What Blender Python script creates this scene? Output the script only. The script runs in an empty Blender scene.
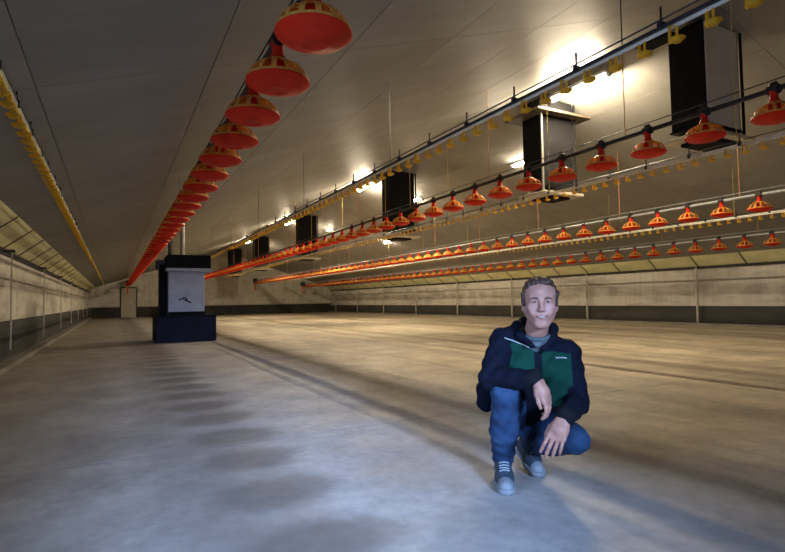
import bpy, bmesh, math, random
import numpy as np
from mathutils import Vector, Matrix

random.seed(7)
rng = np.random.RandomState(7)
SC = bpy.context.scene
C = SC.collection

# ------------------------------------------------------------------ camera, world, lights, exposure
YAW, PITCH, ROLL, CAM_H = math.radians(28.03), math.radians(2.62), math.radians(0.93), 0.92
fwd = Vector((math.sin(YAW)*math.cos(PITCH), math.cos(YAW)*math.cos(PITCH), math.sin(PITCH)))
rt = Vector((math.cos(YAW), -math.sin(YAW), 0))
up = rt.cross(fwd)
rt2 = rt*math.cos(ROLL) - up*math.sin(ROLL)
up2 = up*math.cos(ROLL) + rt*math.sin(ROLL)
cam_data = bpy.data.cameras.new('camera')
cam_data.sensor_width = 36.0
cam_data.sensor_fit = 'HORIZONTAL'
cam_data.lens = 523.0/785.0*36.0
cam_data.clip_start = 0.05
cam = bpy.data.objects.new('camera', cam_data)
C.objects.link(cam)
cam.matrix_world = Matrix(((rt2.x, up2.x, -fwd.x, 0), (rt2.y, up2.y, -fwd.y, 0), (rt2.z, up2.z, -fwd.z, CAM_H), (0, 0, 0, 1)))
SC.camera = cam

world = bpy.data.worlds.new('world')
SC.world = world
world.use_nodes = True
wb = world.node_tree.nodes['Background']
wb.inputs[0].default_value = (0.30, 0.50, 1.0, 1)
wb.inputs[1].default_value = 0.6

SC.view_settings.view_transform = 'Standard'
SC.view_settings.look = 'None'
SC.view_settings.gamma = 1.0
SC.view_settings.use_curve_mapping = False
SC.view_settings.exposure = 0.12

# daylight that enters through the open doorway behind the camera
dl = bpy.data.lights.new('doorway_daylight', 'AREA')
dl.shape = 'RECTANGLE'
dl.size, dl.size_y = 1.2, 0.75
dl.color = (0.36, 0.56, 1.0)
dl.energy = 42
dl.spread = math.radians(30)
dlo = bpy.data.objects.new('doorway_daylight', dl)
C.objects.link(dlo)
dlo.location = (0.45, -3.55, 1.95)
dlo.rotation_euler = Vector((0.08, 1.0, -0.24)).to_track_quat('-Z', 'Y').to_euler()
TUBE_STRENGTH = 1020.0
LAMP_COLOR = (1.0, 0.82, 0.57, 1)

# daylight that enters through the open window in the left wall, beside the viewer
dw = bpy.data.lights.new('window_daylight', 'AREA')
dw.shape = 'RECTANGLE'
dw.size, dw.size_y = 1.9, 0.75
dw.color = (0.36, 0.56, 1.0)
dw.energy = 22
dw.spread = math.radians(80)
dwo = bpy.data.objects.new('window_daylight', dw)
C.objects.link(dwo)
dwo.location = (-1.62, 1.35, 1.32)
dwo.rotation_euler = Vector((1.0, 0.22, -0.22)).to_track_quat('-Z', 'Y').to_euler()

# ------------------------------------------------------------------ dimensions of the barn
XL, XR, Y0, Y1 = -1.55, 15.95, -3.5, 41.0
RIDGE_X, RIDGE_Z = 7.2, 4.83
EAVE_Z = 1.97
SLOPE = (RIDGE_Z-EAVE_Z)/(RIDGE_X-XL)
def ceil_z(x):
    return RIDGE_Z - abs(x-RIDGE_X)*SLOPE

# ------------------------------------------------------------------ materials
MATS = {}
def nodes_of(name, rough=0.6, metal=0.0, spec=0.5):
    m = bpy.data.materials.new(name); m.use_nodes = True
    nt = m.node_tree; b = nt.nodes['Principled BSDF']
    b.inputs['Roughness'].default_value = rough
    b.inputs['Metallic'].default_value = metal
    b.inputs['Specular IOR Level'].default_value = spec
    MATS[name] = m
    return m, nt, b
def mat(name, col, rough=0.6, metal=0.0, spec=0.5, var=0.12, scale=6.0, bump=0.0, bscale=60.0, stretch=(1, 1, 1), coord='Object'):
    """plain colour with noise variation and optional fine bump"""
    m, nt, b = nodes_of(name, rough, metal, spec)
    N, L = nt.nodes, nt.links
    tc = N.new('ShaderNodeTexCoord'); mp = N.new('ShaderNodeMapping'); mp.inputs['Scale'].default_value = stretch
    L.new(tc.outputs[coord], mp.inputs[0])
    nz = N.new('ShaderNodeTexNoise'); nz.inputs['Scale'].default_value = scale; nz.inputs['Detail'].default_value = 5
    L.new(mp.outputs[0], nz.inputs['Vector'])
    rp = N.new('ShaderNodeValToRGB')
    rp.color_ramp.elements[0].position = 0.3; rp.color_ramp.elements[1].position = 0.7
    rp.color_ramp.elements[0].color = (*[c*(1-var) for c in col], 1)
    rp.color_ramp.elements[1].color = (*[min(1, c*(1+var)) for c in col], 1)
    L.new(nz.outputs['Fac'], rp.inputs[0]); L.new(rp.outputs[0], b.inputs['Base Color'])
    if bump > 0:
        n2 = N.new('ShaderNodeTexNoise'); n2.inputs['Scale'].default_value = bscale; n2.inputs['Detail'].default_value = 4
        L.new(mp.outputs[0], n2.inputs['Vector'])
        bp = N.new('ShaderNodeBump'); bp.inputs['Strength'].default_value = bump; bp.inputs['Distance'].default_value = 0.01
        L.new(n2.outputs['Fac'], bp.inputs['Height']); L.new(bp.outputs[0], b.inputs['Normal'])
    return m

mat('red_plastic', (0.80, 0.030, 0.008), 0.5, spec=0.18, var=0.15, scale=9)
mat('orange_plastic', (0.78, 0.085, 0.012), 0.4, var=0.15, scale=9)
mat('grille_yellow', (0.90, 0.50, 0.09), 0.45, var=0.15, scale=12)
mat('cup_yellow', (0.85, 0.58, 0.04), 0.45, var=0.15, scale=20)
mat('black_pipe', (0.018, 0.018, 0.02), 0.4, var=0.3, scale=4)
mat('grey_pipe', (0.42, 0.45, 0.46), 0.4, metal=0.3, var=0.2, scale=5)
mat('rail_dark', (0.05, 0.055, 0.065), 0.4, metal=0.5, var=0.3, scale=3)
mat('water_pipe', (0.85, 0.83, 0.72), 0.4, var=0.15, scale=5)
mat('rail_yellow', (0.50, 0.34, 0.05), 0.5, var=0.2, scale=5)
mat('water_pipe_yellow', (0.78, 0.58, 0.08), 0.45, var=0.2, scale=5)
mat('cord_orange', (0.65, 0.28, 0.10), 0.7, var=0.15)
mat('cord_yellow', (0.62, 0.50, 0.08), 0.7, var=0.15)
mat('duct_black', (0.010, 0.010, 0.011), 0.85, spec=0.15, var=0.25, scale=3)
mat('duct_daylit', (0.78, 0.78, 0.80), 0.35, metal=0.0, var=0.10, scale=2)  # black duct side lightened, daylight put into its colour
mat('plate_cream', (0.62, 0.56, 0.42), 0.6, var=0.1)
mat('collar_wood', (0.10, 0.075, 0.05), 0.7, var=0.25, scale=5)
mat('tower_base', (0.008, 0.010, 0.020), 0.8, spec=0.15, var=0.25, scale=3)
mat('tower_grey', (0.33, 0.33, 0.36), 0.5, var=0.12, scale=4)
mat('tower_black', (0.006, 0.006, 0.007), 0.85, spec=0.15, var=0.3, scale=4)
mat('steel_pole', (0.45, 0.43, 0.38), 0.4, metal=0.4, var=0.15)
mat('white_post', (0.55, 0.53, 0.46), 0.55, var=0.12, scale=6)
mat('inlet_cream', (0.78, 0.74, 0.40), 0.6, var=0.16, scale=2.2)
mat('rib_brown', (0.13, 0.11, 0.06), 0.7, var=0.3, scale=3)
mat('dark_trim', (0.035, 0.032, 0.028), 0.7, var=0.3, scale=3)
mat('plinth_grey', (0.050, 0.049, 0.041), 0.8, var=0.35, scale=1.6, bump=0.2, stretch=(1, 0.6, 2))
mat('kerb', (0.27, 0.25, 0.21), 0.8, var=0.25, scale=2)
mat('lamp_body', (0.7, 0.7, 0.68), 0.5, var=0.05)
mat('conduit', (0.50, 0.47, 0.42), 0.6, var=0.15)
mat('fan_dark', (0.05, 0.05, 0.045), 0.6, var=0.3)

def translucent(name, amount):
    """thin moulded plastic lets part of the light through"""
    nt = MATS[name].node_tree; N, L = nt.nodes, nt.links
    b = N['Principled BSDF']; t = N.new('ShaderNodeBsdfTranslucent'); mx = N.new('ShaderNodeMixShader'); mx.inputs[0].default_value = amount
    L.new(b.inputs['Base Color'].links[0].from_socket, t.inputs[0])
    L.new(b.outputs[0], mx.inputs[1]); L.new(t.outputs[0], mx.inputs[2]); L.new(mx.outputs[0], N['Material Output'].inputs[0])
translucent('grille_yellow', 0.45); translucent('cup_yellow', 0.45); translucent('red_plastic', 0.15)

def wall_mat(name, base, stain):
    m, nt, b = nodes_of(name, 0.7)
    N, L = nt.nodes, nt.links
    tc = N.new('ShaderNodeTexCoord'); mp = N.new('ShaderNodeMapping'); mp.inputs['Scale'].default_value = (1, 0.35, 1.6)
    L.new(tc.outputs['Object'], mp.inputs[0])
    nz = N.new('ShaderNodeTexNoise'); nz.inputs['Scale'].default_value = 1.6; nz.inputs['Detail'].default_value = 6; nz.inputs['Roughness'].default_value = 0.65
    L.new(mp.outputs[0], nz.inputs['Vector'])
    rp = N.new('ShaderNodeValToRGB'); e = rp.color_ramp.elements
    e[0].position = 0.36; e[0].color = (*stain, 1); e[1].position = 0.52; e[1].color = (*base, 1)
    L.new(nz.outputs['Fac'], rp.inputs[0])
    # drips: vertical fine streaks
    mp2 = N.new('ShaderNodeMapping'); mp2.inputs['Scale'].default_value = (7, 7, 0.5)
    L.new(tc.outputs['Object'], mp2.inputs[0])
    n2 = N.new('ShaderNodeTexNoise'); n2.inputs['Scale'].default_value = 1.5; n2.inputs['Detail'].default_value = 4
    L.new(mp2.outputs[0], n2.inputs['Vector'])
    mr = N.new('ShaderNodeMapRange'); mr.inputs[1].default_value = 0.35; mr.inputs[2].default_value = 0.7; mr.inputs[3].default_value = 0.90; mr.inputs[4].default_value = 1.03
    L.new(n2.outputs['Fac'], mr.inputs[0])
    mx = N.new('ShaderNodeMix'); mx.data_type = 'RGBA'; mx.blend_type = 'MULTIPLY'; mx.inputs[0].default_value = 1
    L.new(rp.outputs[0], mx.inputs[6]); L.new(mr.outputs[0], mx.inputs[7]); L.new(mx.outputs[2], b.inputs['Base Color'])
    return m
wall_mat('wall_white', (0.72, 0.68, 0.60), (0.46, 0.42, 0.37))
wall_mat('wall_gable', (0.82, 0.78, 0.66), (0.66, 0.61, 0.50))

def ceiling_mat(name, col):
    m, nt, b = nodes_of(name, 0.55, spec=0.35)
    N, L = nt.nodes, nt.links
    tc = N.new('ShaderNodeTexCoord'); mp = N.new('ShaderNodeMapping'); mp.inputs['Scale'].default_value = (0.35, 1.0, 0.35)
    L.new(tc.outputs['Object'], mp.inputs[0])
    nz = N.new('ShaderNodeTexNoise'); nz.inputs['Scale'].default_value = 0.9; nz.inputs['Detail'].default_value = 7; nz.inputs['Roughness'].default_value = 0.7
    L.new(mp.outputs[0], nz.inputs['Vector'])
    rp = N.new('ShaderNodeValToRGB'); e = rp.color_ramp.elements
    e[0].position = 0.3; e[0].color = (*[c*0.80 for c in col], 1); e[1].position = 0.68; e[1].color = (*[c*1.12 for c in col], 1)
    L.new(nz.outputs['Fac'], rp.inputs[0])
    oi = N.new('ShaderNodeObjectInfo')
    mr = N.new('ShaderNodeMapRange'); mr.inputs[3].default_value = 0.93; mr.inputs[4].default_value = 1.05
    L.new(oi.outputs['Random'], mr.inputs[0])
    mx = N.new('ShaderNodeMix'); mx.data_type = 'RGBA'; mx.blend_type = 'MULTIPLY'; mx.inputs[0].default_value = 1
    L.new(rp.outputs[0], mx.inputs[6]); L.new(mr.outputs[0], mx.inputs[7]); L.new(mx.outputs[2], b.inputs['Base Color'])
    return m
ceiling_mat('ceiling_panel', (0.325, 0.315, 0.285))
mat('ceiling_joint', (0.20, 0.19, 0.165), 0.8, var=0.2)

def floor_mat():
    m, nt, b = nodes_of('floor_concrete', 0.55, spec=0.4)
    N, L = nt.nodes, nt.links
    geo = N.new('ShaderNodeNewGeometry'); sep = N.new('ShaderNodeSeparateXYZ'); L.new(geo.outputs['Position'], sep.inputs[0])
    def math_(op, a=None, c=None, va=0.0, vb=0.0, clamp=False):
        n = N.new('ShaderNodeMath'); n.operation = op; n.use_clamp = clamp
        if a is not None: L.new(a, n.inputs[0])
        else: n.inputs[0].default_value = va
        if c is not None: L.new(c, n.inputs[1])
        else: n.inputs[1].default_value = vb
        return n.outputs[0]
    def noise(scale, stretch, detail=6, rough=0.6):
        mp = N.new('ShaderNodeMapping'); mp.inputs['Scale'].default_value = stretch
        L.new(geo.outputs['Position'], mp.inputs[0])
        n = N.new('ShaderNodeTexNoise'); n.inputs['Scale'].default_value = scale; n.inputs['Detail'].default_value = detail; n.inputs['Roughness'].default_value = rough
        L.new(mp.outputs[0], n.inputs['Vector']); return n.outputs['Fac']
    def maprange(v, a, c, d, e):
        n = N.new('ShaderNodeMapRange'); n.interpolation_type = 'SMOOTHSTEP'
        for i, q in zip((1, 2, 3, 4), (a, c, d, e)): n.inputs[i].default_value = q
        L.new(v, n.inputs[0]); return n.outputs[0]
    def mix(f, a, c, mode='MIX'):
        n = N.new('ShaderNodeMix'); n.data_type = 'RGBA'; n.blend_type = mode
        if isinstance(f, float): n.inputs[0].default_value = f
        else: L.new(f, n.inputs[0])
        for s, q in ((6, a), (7, c)):
            if isinstance(q, tuple): n.inputs[s].default_value = (*q, 1)
            else: L.new(q, n.inputs[s])
        return n.outputs[2]
    X, Y = sep.outputs[0], sep.outputs[1]
    wob = math_('MULTIPLY', math_('SUBTRACT', noise(0.7, (1, 1, 1)), vb=0.5), vb=0.55)
    Xw = math_('ADD', X, wob)
    # bare grey slab on the left, tan dust beyond the drinker line, bare walkway by the wall
    dust = maprange(Xw, 1.9, 2.9, 0.0, 1.0)
    lw = maprange(Xw, -0.9, 0.9, 1.0, 0.0)
    base = mix(dust, (0.45, 0.43, 0.40), (0.60, 0.515, 0.375))
    base = mix(math_('MULTIPLY', lw, vb=0.75), base, (0.27, 0.235, 0.185))
    # mottling
    mott = maprange(noise(1.7, (1, 0.8, 1), 8, 0.68), 0.3, 0.7, 0.74, 1.16)
    base = mix(1.0, base, mott, 'MULTIPLY')
    fine = maprange(noise(14, (1, 1, 1), 5), 0.3, 0.7, 0.90, 1.08)
    base = mix(1.0, base, fine, 'MULTIPLY')
    # streaks along the barn in the dust
    stre = maprange(noise(1.0, (1.5, 0.12, 1), 5, 0.6), 0.36, 0.60, 0.74, 1.06)
    stre = math_('ADD', math_('MULTIPLY', math_('SUBTRACT', stre, vb=1.0), dust), vb=1.0)
    base = mix(1.0, base, stre, 'MULTIPLY')
    # dark damp track under the drinker line
    tr = math_('ABSOLUTE', math_('SUBTRACT', math_('ADD', X, math_('MULTIPLY', wob, vb=0.25)), vb=2.66))
    trk = math_('MULTIPLY', maprange(tr, 0.02, 0.20, 1.0, 0.0), maprange(noise(0.8, (1, 0.5, 1)), 0.25, 0.6, 0.45, 1.0))
    base = mix(math_('MULTIPLY', trk, vb=0.62), base, (0.12, 0.085, 0.05))
    tr2 = math_('ABSOLUTE', math_('SUBTRACT', math_('ADD', X, math_('MULTIPLY', wob, vb=0.4)), vb=6.55))
    base = mix(math_('MULTIPLY', maprange(tr2, 0.05, 0.35, 1.0, 0.0), vb=0.42), base, (0.14, 0.10, 0.06))
    # round dark marks, one beneath each feed pan of the nearest row
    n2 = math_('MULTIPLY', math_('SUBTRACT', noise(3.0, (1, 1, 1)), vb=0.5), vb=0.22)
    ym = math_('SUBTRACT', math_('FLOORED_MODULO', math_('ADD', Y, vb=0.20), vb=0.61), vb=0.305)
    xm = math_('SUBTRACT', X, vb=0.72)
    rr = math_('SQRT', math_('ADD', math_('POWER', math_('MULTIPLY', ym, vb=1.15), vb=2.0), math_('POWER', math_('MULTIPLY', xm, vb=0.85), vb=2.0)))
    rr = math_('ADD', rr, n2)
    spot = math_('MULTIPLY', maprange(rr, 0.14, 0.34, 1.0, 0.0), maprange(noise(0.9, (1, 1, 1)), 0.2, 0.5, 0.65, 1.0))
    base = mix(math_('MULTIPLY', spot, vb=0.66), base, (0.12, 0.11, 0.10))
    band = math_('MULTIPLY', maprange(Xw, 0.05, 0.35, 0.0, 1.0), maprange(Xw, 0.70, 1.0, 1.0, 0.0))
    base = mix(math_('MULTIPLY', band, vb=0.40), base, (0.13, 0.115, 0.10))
    L.new(base, b.inputs['Base Color'])
    L.new(maprange(noise(2.2, (1, 1, 1)), 0.3, 0.7, 0.42, 0.68), b.inputs['Roughness'])
    bp = N.new('ShaderNodeBump'); bp.inputs['Strength'].default_value = 0.25; bp.inputs['Distance'].default_value = 0.012
    L.new(noise(9, (1, 1, 1), 7, 0.65), bp.inputs['Height']); L.new(bp.outputs[0], b.inputs['Normal'])
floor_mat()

def emit(name, col, strength):
    m = bpy.data.materials.new(name); m.use_nodes = True; nt = m.node_tree
    nt.nodes.remove(nt.nodes['Principled BSDF'])
    e = nt.nodes.new('ShaderNodeEmission'); e.inputs[0].default_value = col; e.inputs[1].default_value = strength
    nt.links.new(e.outputs[0], nt.nodes['Material Output'].inputs[0]); MATS[name] = m
emit('tube_glow', LAMP_COLOR, TUBE_STRENGTH)
emit('bulkhead_glow', (1.0, 0.84, 0.60, 1), 330.0)

# ------------------------------------------------------------------ mesh helpers
def link(name, me, mats, parent=None, smooth=False):
    if not isinstance(mats, (list, tuple)): mats = [mats]
    if len(me.materials) == 0:
        for m in mats: me.materials.append(MATS[m])
    if smooth:
        me.polygons.foreach_set('use_smooth', [True]*len(me.polygons))
    o = bpy.data.objects.new(name, me); C.objects.link(o)
    if parent is not None: o.parent = parent
    return o
def bm_mesh(bm, name='m'):
    bmesh.ops.recalc_face_normals(bm, faces=bm.faces)
    me = bpy.data.meshes.new(name); bm.to_mesh(me); bm.free(); return me
def add_box(bm, lo, hi, bevel=0.0):
    r = bmesh.ops.create_cube(bm, size=1.0)
    lo, hi = Vector(lo), Vector(hi)
    for v in r['verts']:
        v.co = Vector(((v.co.x+.5)*(hi.x-lo.x)+lo.x, (v.co.y+.5)*(hi.y-lo.y)+lo.y, (v.co.z+.5)*(hi.z-lo.z)+lo.z))
    if bevel > 0:
        es = list({e for v in r['verts'] for e in v.link_edges})
        bmesh.ops.bevel(bm, geom=es, offset=bevel, segments=1, affect='EDGES')
def add_tube(bm, p, q, r, seg=8, r2=None, cap=True):
    p, q = Vector(p), Vector(q); d = q-p
    M = Matrix.Translation((p+q)/2) @ d.to_track_quat('Z', 'Y').to_matrix().to_4x4()
    bmesh.ops.create_cone(bm, cap_ends=cap, segments=seg, radius1=r, radius2=r if r2 is None else r2, depth=d.length, matrix=M)
def add_lathe(bm, prof, seg=24, mi=0, close=False):
    rings = []
    for (r, z) in prof:
        if r < 1e-6: rings.append([bm.verts.new((0, 0, z))])
        else: rings.append([bm.verts.new((r*math.cos(2*math.pi*k/seg), r*math.sin(2*math.pi*k/seg), z)) for k in range(seg)])
    prs = list(zip(rings, rings[1:]))
    if close: prs.append((rings[-1], rings[0]))
    for A, B in prs:
        for k in range(seg):
            k2 = (k+1) % seg
            if len(A) == 1: f = bm.faces.new((A[0], B[k], B[k2]))
            elif len(B) == 1: f = bm.faces.new((A[k], A[k2], B[0]))
            else: f = bm.faces.new((A[k], A[k2], B[k2], B[k]))
            f.material_index = mi
def box(name, lo, hi, m, parent=None, bevel=0.0):
    bm = bmesh.new(); add_box(bm, lo, hi, bevel); return link(name, bm_mesh(bm), m, parent)
def tubes(name, segs, r, m, parent=None, seg=8):
    bm = bmesh.new()
    for p, q in segs: add_tube(bm, p, q, r, seg)
    return link(name, bm_mesh(bm), m, parent, smooth=False)
def prism(name, pts, axis_lo, axis_hi, m, parent=None):
    """polygon in XZ extruded along Y"""
    bm = bmesh.new()
    a = [bm.verts.new((x, axis_lo, z)) for x, z in pts]; b = [bm.verts.new((x, axis_hi, z)) for x, z in pts]
    n = len(pts); bm.faces.new(a); bm.faces.new(b)
    for k in range(n): bm.faces.new((a[k], a[(k+1) % n], b[(k+1) % n], b[k]))
    return link(name, bm_mesh(bm), m, parent)
def empty(name, loc, rz=0.0):
    o = bpy.data.objects.new(name, None); C.objects.link(o); o.location = loc; o.rotation_euler = (0, 0, rz); o.empty_display_size = 0.1
    return o
def tag(o, label, cat, group=None):
    o['label'] = label; o['category'] = cat
    if group: o['group'] = group
    return o
def struct(o, label=None):
    o['kind'] = 'structure'
    if label: o['label'] = label
    return o
def copy_tree(o, parent=None):
    c = o.copy(); C.objects.link(c)
    if parent is not None: c.parent = parent
    for ch in list(o.children): copy_tree(ch, c)
    return c
def shared(name, me, loc, parent, rot=None, scale=None):
    o = bpy.data.objects.new(name, me); C.objects.link(o); o.parent = parent; o.location = loc
    if rot: o.rotation_euler = rot
    if scale: o.scale = scale
    return o
ORD = ['nearest', 'second', 'third', 'fourth', 'fifth', 'sixth', 'seventh', 'eighth', 'ninth', 'tenth', 'eleventh', 'twelfth', 'thirteenth', 'fourteenth', 'fifteenth', 'sixteenth', 'seventeenth', 'eighteenth', 'nineteenth', 'twentieth']

# ------------------------------------------------------------------ floor
floor = struct(box('floor', (XL-0.3, Y0-3, -0.30), (XR+0.3, Y1+0.3, -0.0006), 'dark_trim'), 'bare concrete floor of the empty barn')
xs = [XL, 2.62, 9.0, XR]
ys = [Y0-3, 3.52] + [3.52+6.25*k for k in range(1, 6)] + [Y1]
for i in range(3):
    for j in range(len(ys)-1):
        gx = 0.002; gy = 0.004
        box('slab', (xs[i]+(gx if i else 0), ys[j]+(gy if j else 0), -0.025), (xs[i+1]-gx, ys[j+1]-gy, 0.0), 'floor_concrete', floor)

# ------------------------------------------------------------------ ceiling
T = 0.03
prism_pts = [(XL-0.3, ceil_z(XL-0.3)+T), (RIDGE_X, RIDGE_Z+T), (XR+0.3, ceil_z(XR+0.3)+T), (XR+0.3, ceil_z(XR+0.3)+T+.1), (RIDGE_X, RIDGE_Z+T+.1), (XL-0.3, ceil_z(XL-0.3)+T+.1)]
ceiling = struct(prism('ceiling', prism_pts, Y0, Y1+0.3, 'ceiling_joint'), 'low pitched ceiling of grey insulation panels')
PW, PL, GAP = 1.09375, 3.75, 0.006
mats_c = 'ceiling_panel'
for side in (-1, 1):
    bm = bmesh.new()
    a, b_ = GAP/2, PW-GAP/2
    def cz(u): return -u*SLOPE
    pts = [(side*a, cz(a)), (side*b_, cz(b_)), (side*b_, cz(b_)+T*.9), (side*a, cz(a)+T*.9)]
    lo, hi = GAP/2, PL-GAP/2
    va = [bm.verts.new((x, lo, z)) for x, z in pts]; vb = [bm.verts.new((x, hi, z)) for x, z in pts]
    bm.faces.new(va); bm.faces.new(vb)
    for k in range(4): bm.faces.new((va[k], va[(k+1) % 4], vb[(k+1) % 4], vb[k]))
    me = bm_mesh(bm, 'ceiling_panel'); me.materials.append(MATS['ceiling_panel'])
    for i in range(8):
        for j in range(12):
            yy = Y0 + j*PL + (0.0 if i % 2 == 0 else 0.0)
            if yy + PL > Y1+0.6: continue
            shared('ceiling_panel', me, (RIDGE_X+side*i*PW, yy, RIDGE_Z-i*PW*SLOPE), ceiling)

# ------------------------------------------------------------------ walls
POST_Y = [9.8-4.24*k for k in (3, 2, 1)] + [9.8+4.24*k for k in range(0, 8)]
def side_wall(side):
    s = -1 if side == 'left' else 1
    X = XL if s < 0 else XR
    IN = -s                                      # direction into the barn
    def bx(name, d0, d1, y0, y1, z0, z1, m, parent=None):
        xa, xb = X+IN*d0, X+IN*d1
        return box(name, (min(xa, xb), y0, z0), (max(xa, xb), y1, z1), m, parent)
    WY0, WY1 = 0.25, 2.45                        # open window in the left wall, beside the viewer
    w = struct(bx('wall_'+side, -0.2, 0.0, WY1 if s < 0 else Y0, Y1, 0, 1.96, 'wall_white'), f'pale stained wall on the {side} of the barn')
    if s < 0:
        bx('wall_section', -0.2, 0.0, Y0, WY0, 0, 1.96, 'wall_white', w)
        bx('wall_section', -0.2, 0.0, WY0, WY1, 0, 0.85, 'wall_white', w)
        bx('wall_section', -0.2, 0.0, WY0, WY1, 1.72, 1.96, 'wall_white', w)
    ph = 0.68 if s < 0 else 0.58
    bbd = struct(bx('baseboard_'+side, 0.0, 0.03, Y0, Y1, 0, ph, 'plinth_grey'), f'dark grey plinth along the {side} wall')
    bx('kerb', 0.03, 0.22, Y0, Y1, 0, 0.07, 'kerb', bbd)
    # white wall panels with recessed joints
    pl = 2.12
    n = int((Y1-Y0)/pl)+1
    for k in range(n):
        y0 = Y0+k*pl; y1 = min(Y1, y0+pl)
        if s < 0 and y0 < WY1 and y1 > WY0: continue
        for z0, z1 in ((ph+.01, 1.233), (1.239, 1.72)):
            bx('wall_panel', 0.0, 0.018, y0+.004, y1-.004, z0, z1, 'wall_white', w)
    bx('ledge', 0.0, 0.05, Y0, Y1, 1.72, 1.78, 'dark_trim', w)
    # tilted air inlet flaps above
    L_ = 1.4133
    k = 0; y = 9.8-1.4133*9
    bm = bmesh.new()
    tilt = 0.42
    p = [(IN*0.02, 0), (IN*tilt, 0.315), (IN*(tilt-.02), 0.335), (IN*0.00, 0.02)]
    va = [bm.verts.new((x, 0.02, z)) for x, z in p]; vb = [bm.verts.new((x, L_-0.02, z)) for x, z in p]
    bm.faces.new(va); bm.faces.new(vb)
    for q in range(4): bm.faces.new((va[q], va[(q+1) % 4], vb[(q+1) % 4], vb[q]))
    me = bm_mesh(bm, 'inlet_flap'); me.materials.append(MATS['inlet_cream'])
    bm = bmesh.new()
    p = [(IN*0.035, -0.01), (IN*(tilt+.005), 0.305), (IN*(tilt-.02), 0.335), (IN*0.00, 0.02)]
    va = [bm.verts.new((x, -0.016, z)) for x, z in p]; vb = [bm.verts.new((x, 0.016, z)) for x, z in p]
    bm.faces.new(va); bm.faces.new(vb)
    for q in range(4): bm.faces.new((va[q], va[(q+1) % 4], vb[(q+1) % 4], vb[q]))
    mr = bm_mesh(bm, 'inlet_rib'); mr.materials.append(MATS['rib_brown'])
    while y < Y1-0.2:
        if y > Y0:
            shared('inlet_flap', me, (X, y, 1.79), w)
            shared('inlet_rib', mr, (X, y, 1.79), w)
            if s > 0 and k % 1 == 0:
                pass
        y += L_; k += 1
    bx('inlet_rail', 0.02, 0.07, Y0, Y1, 1.765, 1.80, 'dark_trim', w)
    # slim white props between floor and inlet rail
    for i, yy in enumerate(POST_Y):
        if yy < Y0+.3 or (s < 0 and yy < 3): continue
        r = 0.035 if s > 0 else 0.012
        cx = X+IN*0.16
        o = tubes('wall_post', [((cx, yy, 0.0 if s > 0 else .25), (cx, yy, 1.80))], r, 'white_post', w, 8)
        bx('post_bracket', 0.05, 0.20, yy-.03, yy+.03, 1.74, 1.78, 'dark_trim', w)
    # thin conduit running along the wall
    tubes('conduit', [((X+IN*0.04, Y0 if s > 0 else 4.9, 1.36), (X+IN*0.04, Y1, 1.36))], 0.018, 'conduit', w, 6)
    return w
wl = side_wall('left'); wr = side_wall('right')

gab = [(XL-.2, 0), (XR+.2, 0), (XR+.2, ceil_z(XR)), (RIDGE_X, RIDGE_Z+.05), (XL-.2, ceil_z(XL))]
wf = struct(prism('wall_far', gab, Y1, Y1+0.25, 'wall_gable'), 'pale gable wall at the far end of the barn')
bf = struct(box('baseboard_far', (XL, Y1-.05, 0), (XR, Y1, 0.72), 'plinth_grey'), 'dark grey plinth along the far gable wall')
box('ledge', (XL, Y1-.09, 0.72), (XR, Y1, 0.80), 'plate_cream', bf)
x = XL
while x < XR-0.2:                                # tall gable panels
    x1 = min(x+1.46, XR)
    zt = min(ceil_z(x+.01), ceil_z(x1-.01))-.06
    box('wall_panel', (x+.008, Y1-.03, 0.82), (x1-.008, Y1, zt), 'wall_gable', wf)
    x = x1
d1 = struct(box('door_1', (0.42, Y1-.10, 0.0), (1.36, Y1-.03, 2.05), 'plate_cream'), 'pale service door in the far gable wall')
tubes('door_frame', [((0.40, Y1-.08, 0), (0.40, Y1-.08, 2.08)), ((1.38, Y1-.08, 0), (1.38, Y1-.08, 2.08)), ((0.40, Y1-.08, 2.08), (1.38, Y1-.08, 2.08))], 0.045, 'dark_trim', d1, 4)
tubes('door_handle', [((1.26, Y1-.13, 1.0), (1.26, Y1-.13, 1.14))], 0.015, 'dark_trim', d1, 6)

# near wall with the open doorway that lets the daylight in
DX0, DX1, DZ = -0.5, 1.4, 2.42
wn = struct(prism('wall_near', [(XL-.2, 0), (DX0, 0), (DX0, ceil_z(DX0)), (XL-.2, ceil_z(XL))], Y0-.2, Y0, 'wall_gable'), 'gable wall behind the viewer with an open doorway')
prism('wall_section', [(DX1, 0), (XR+.2, 0), (XR+.2, ceil_z(XR)), (RIDGE_X, RIDGE_Z+.05), (DX1, ceil_z(DX1)+.03)], Y0-.2, Y0, 'wall_gable', wn)
prism('lintel', [(DX0, ceil_z(DX0)-.04), (DX1, DZ), (DX1, ceil_z(DX1)+.03), (DX0, ceil_z(DX0)+.03)], Y0-.2, Y0, 'wall_gable', wn)

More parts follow.
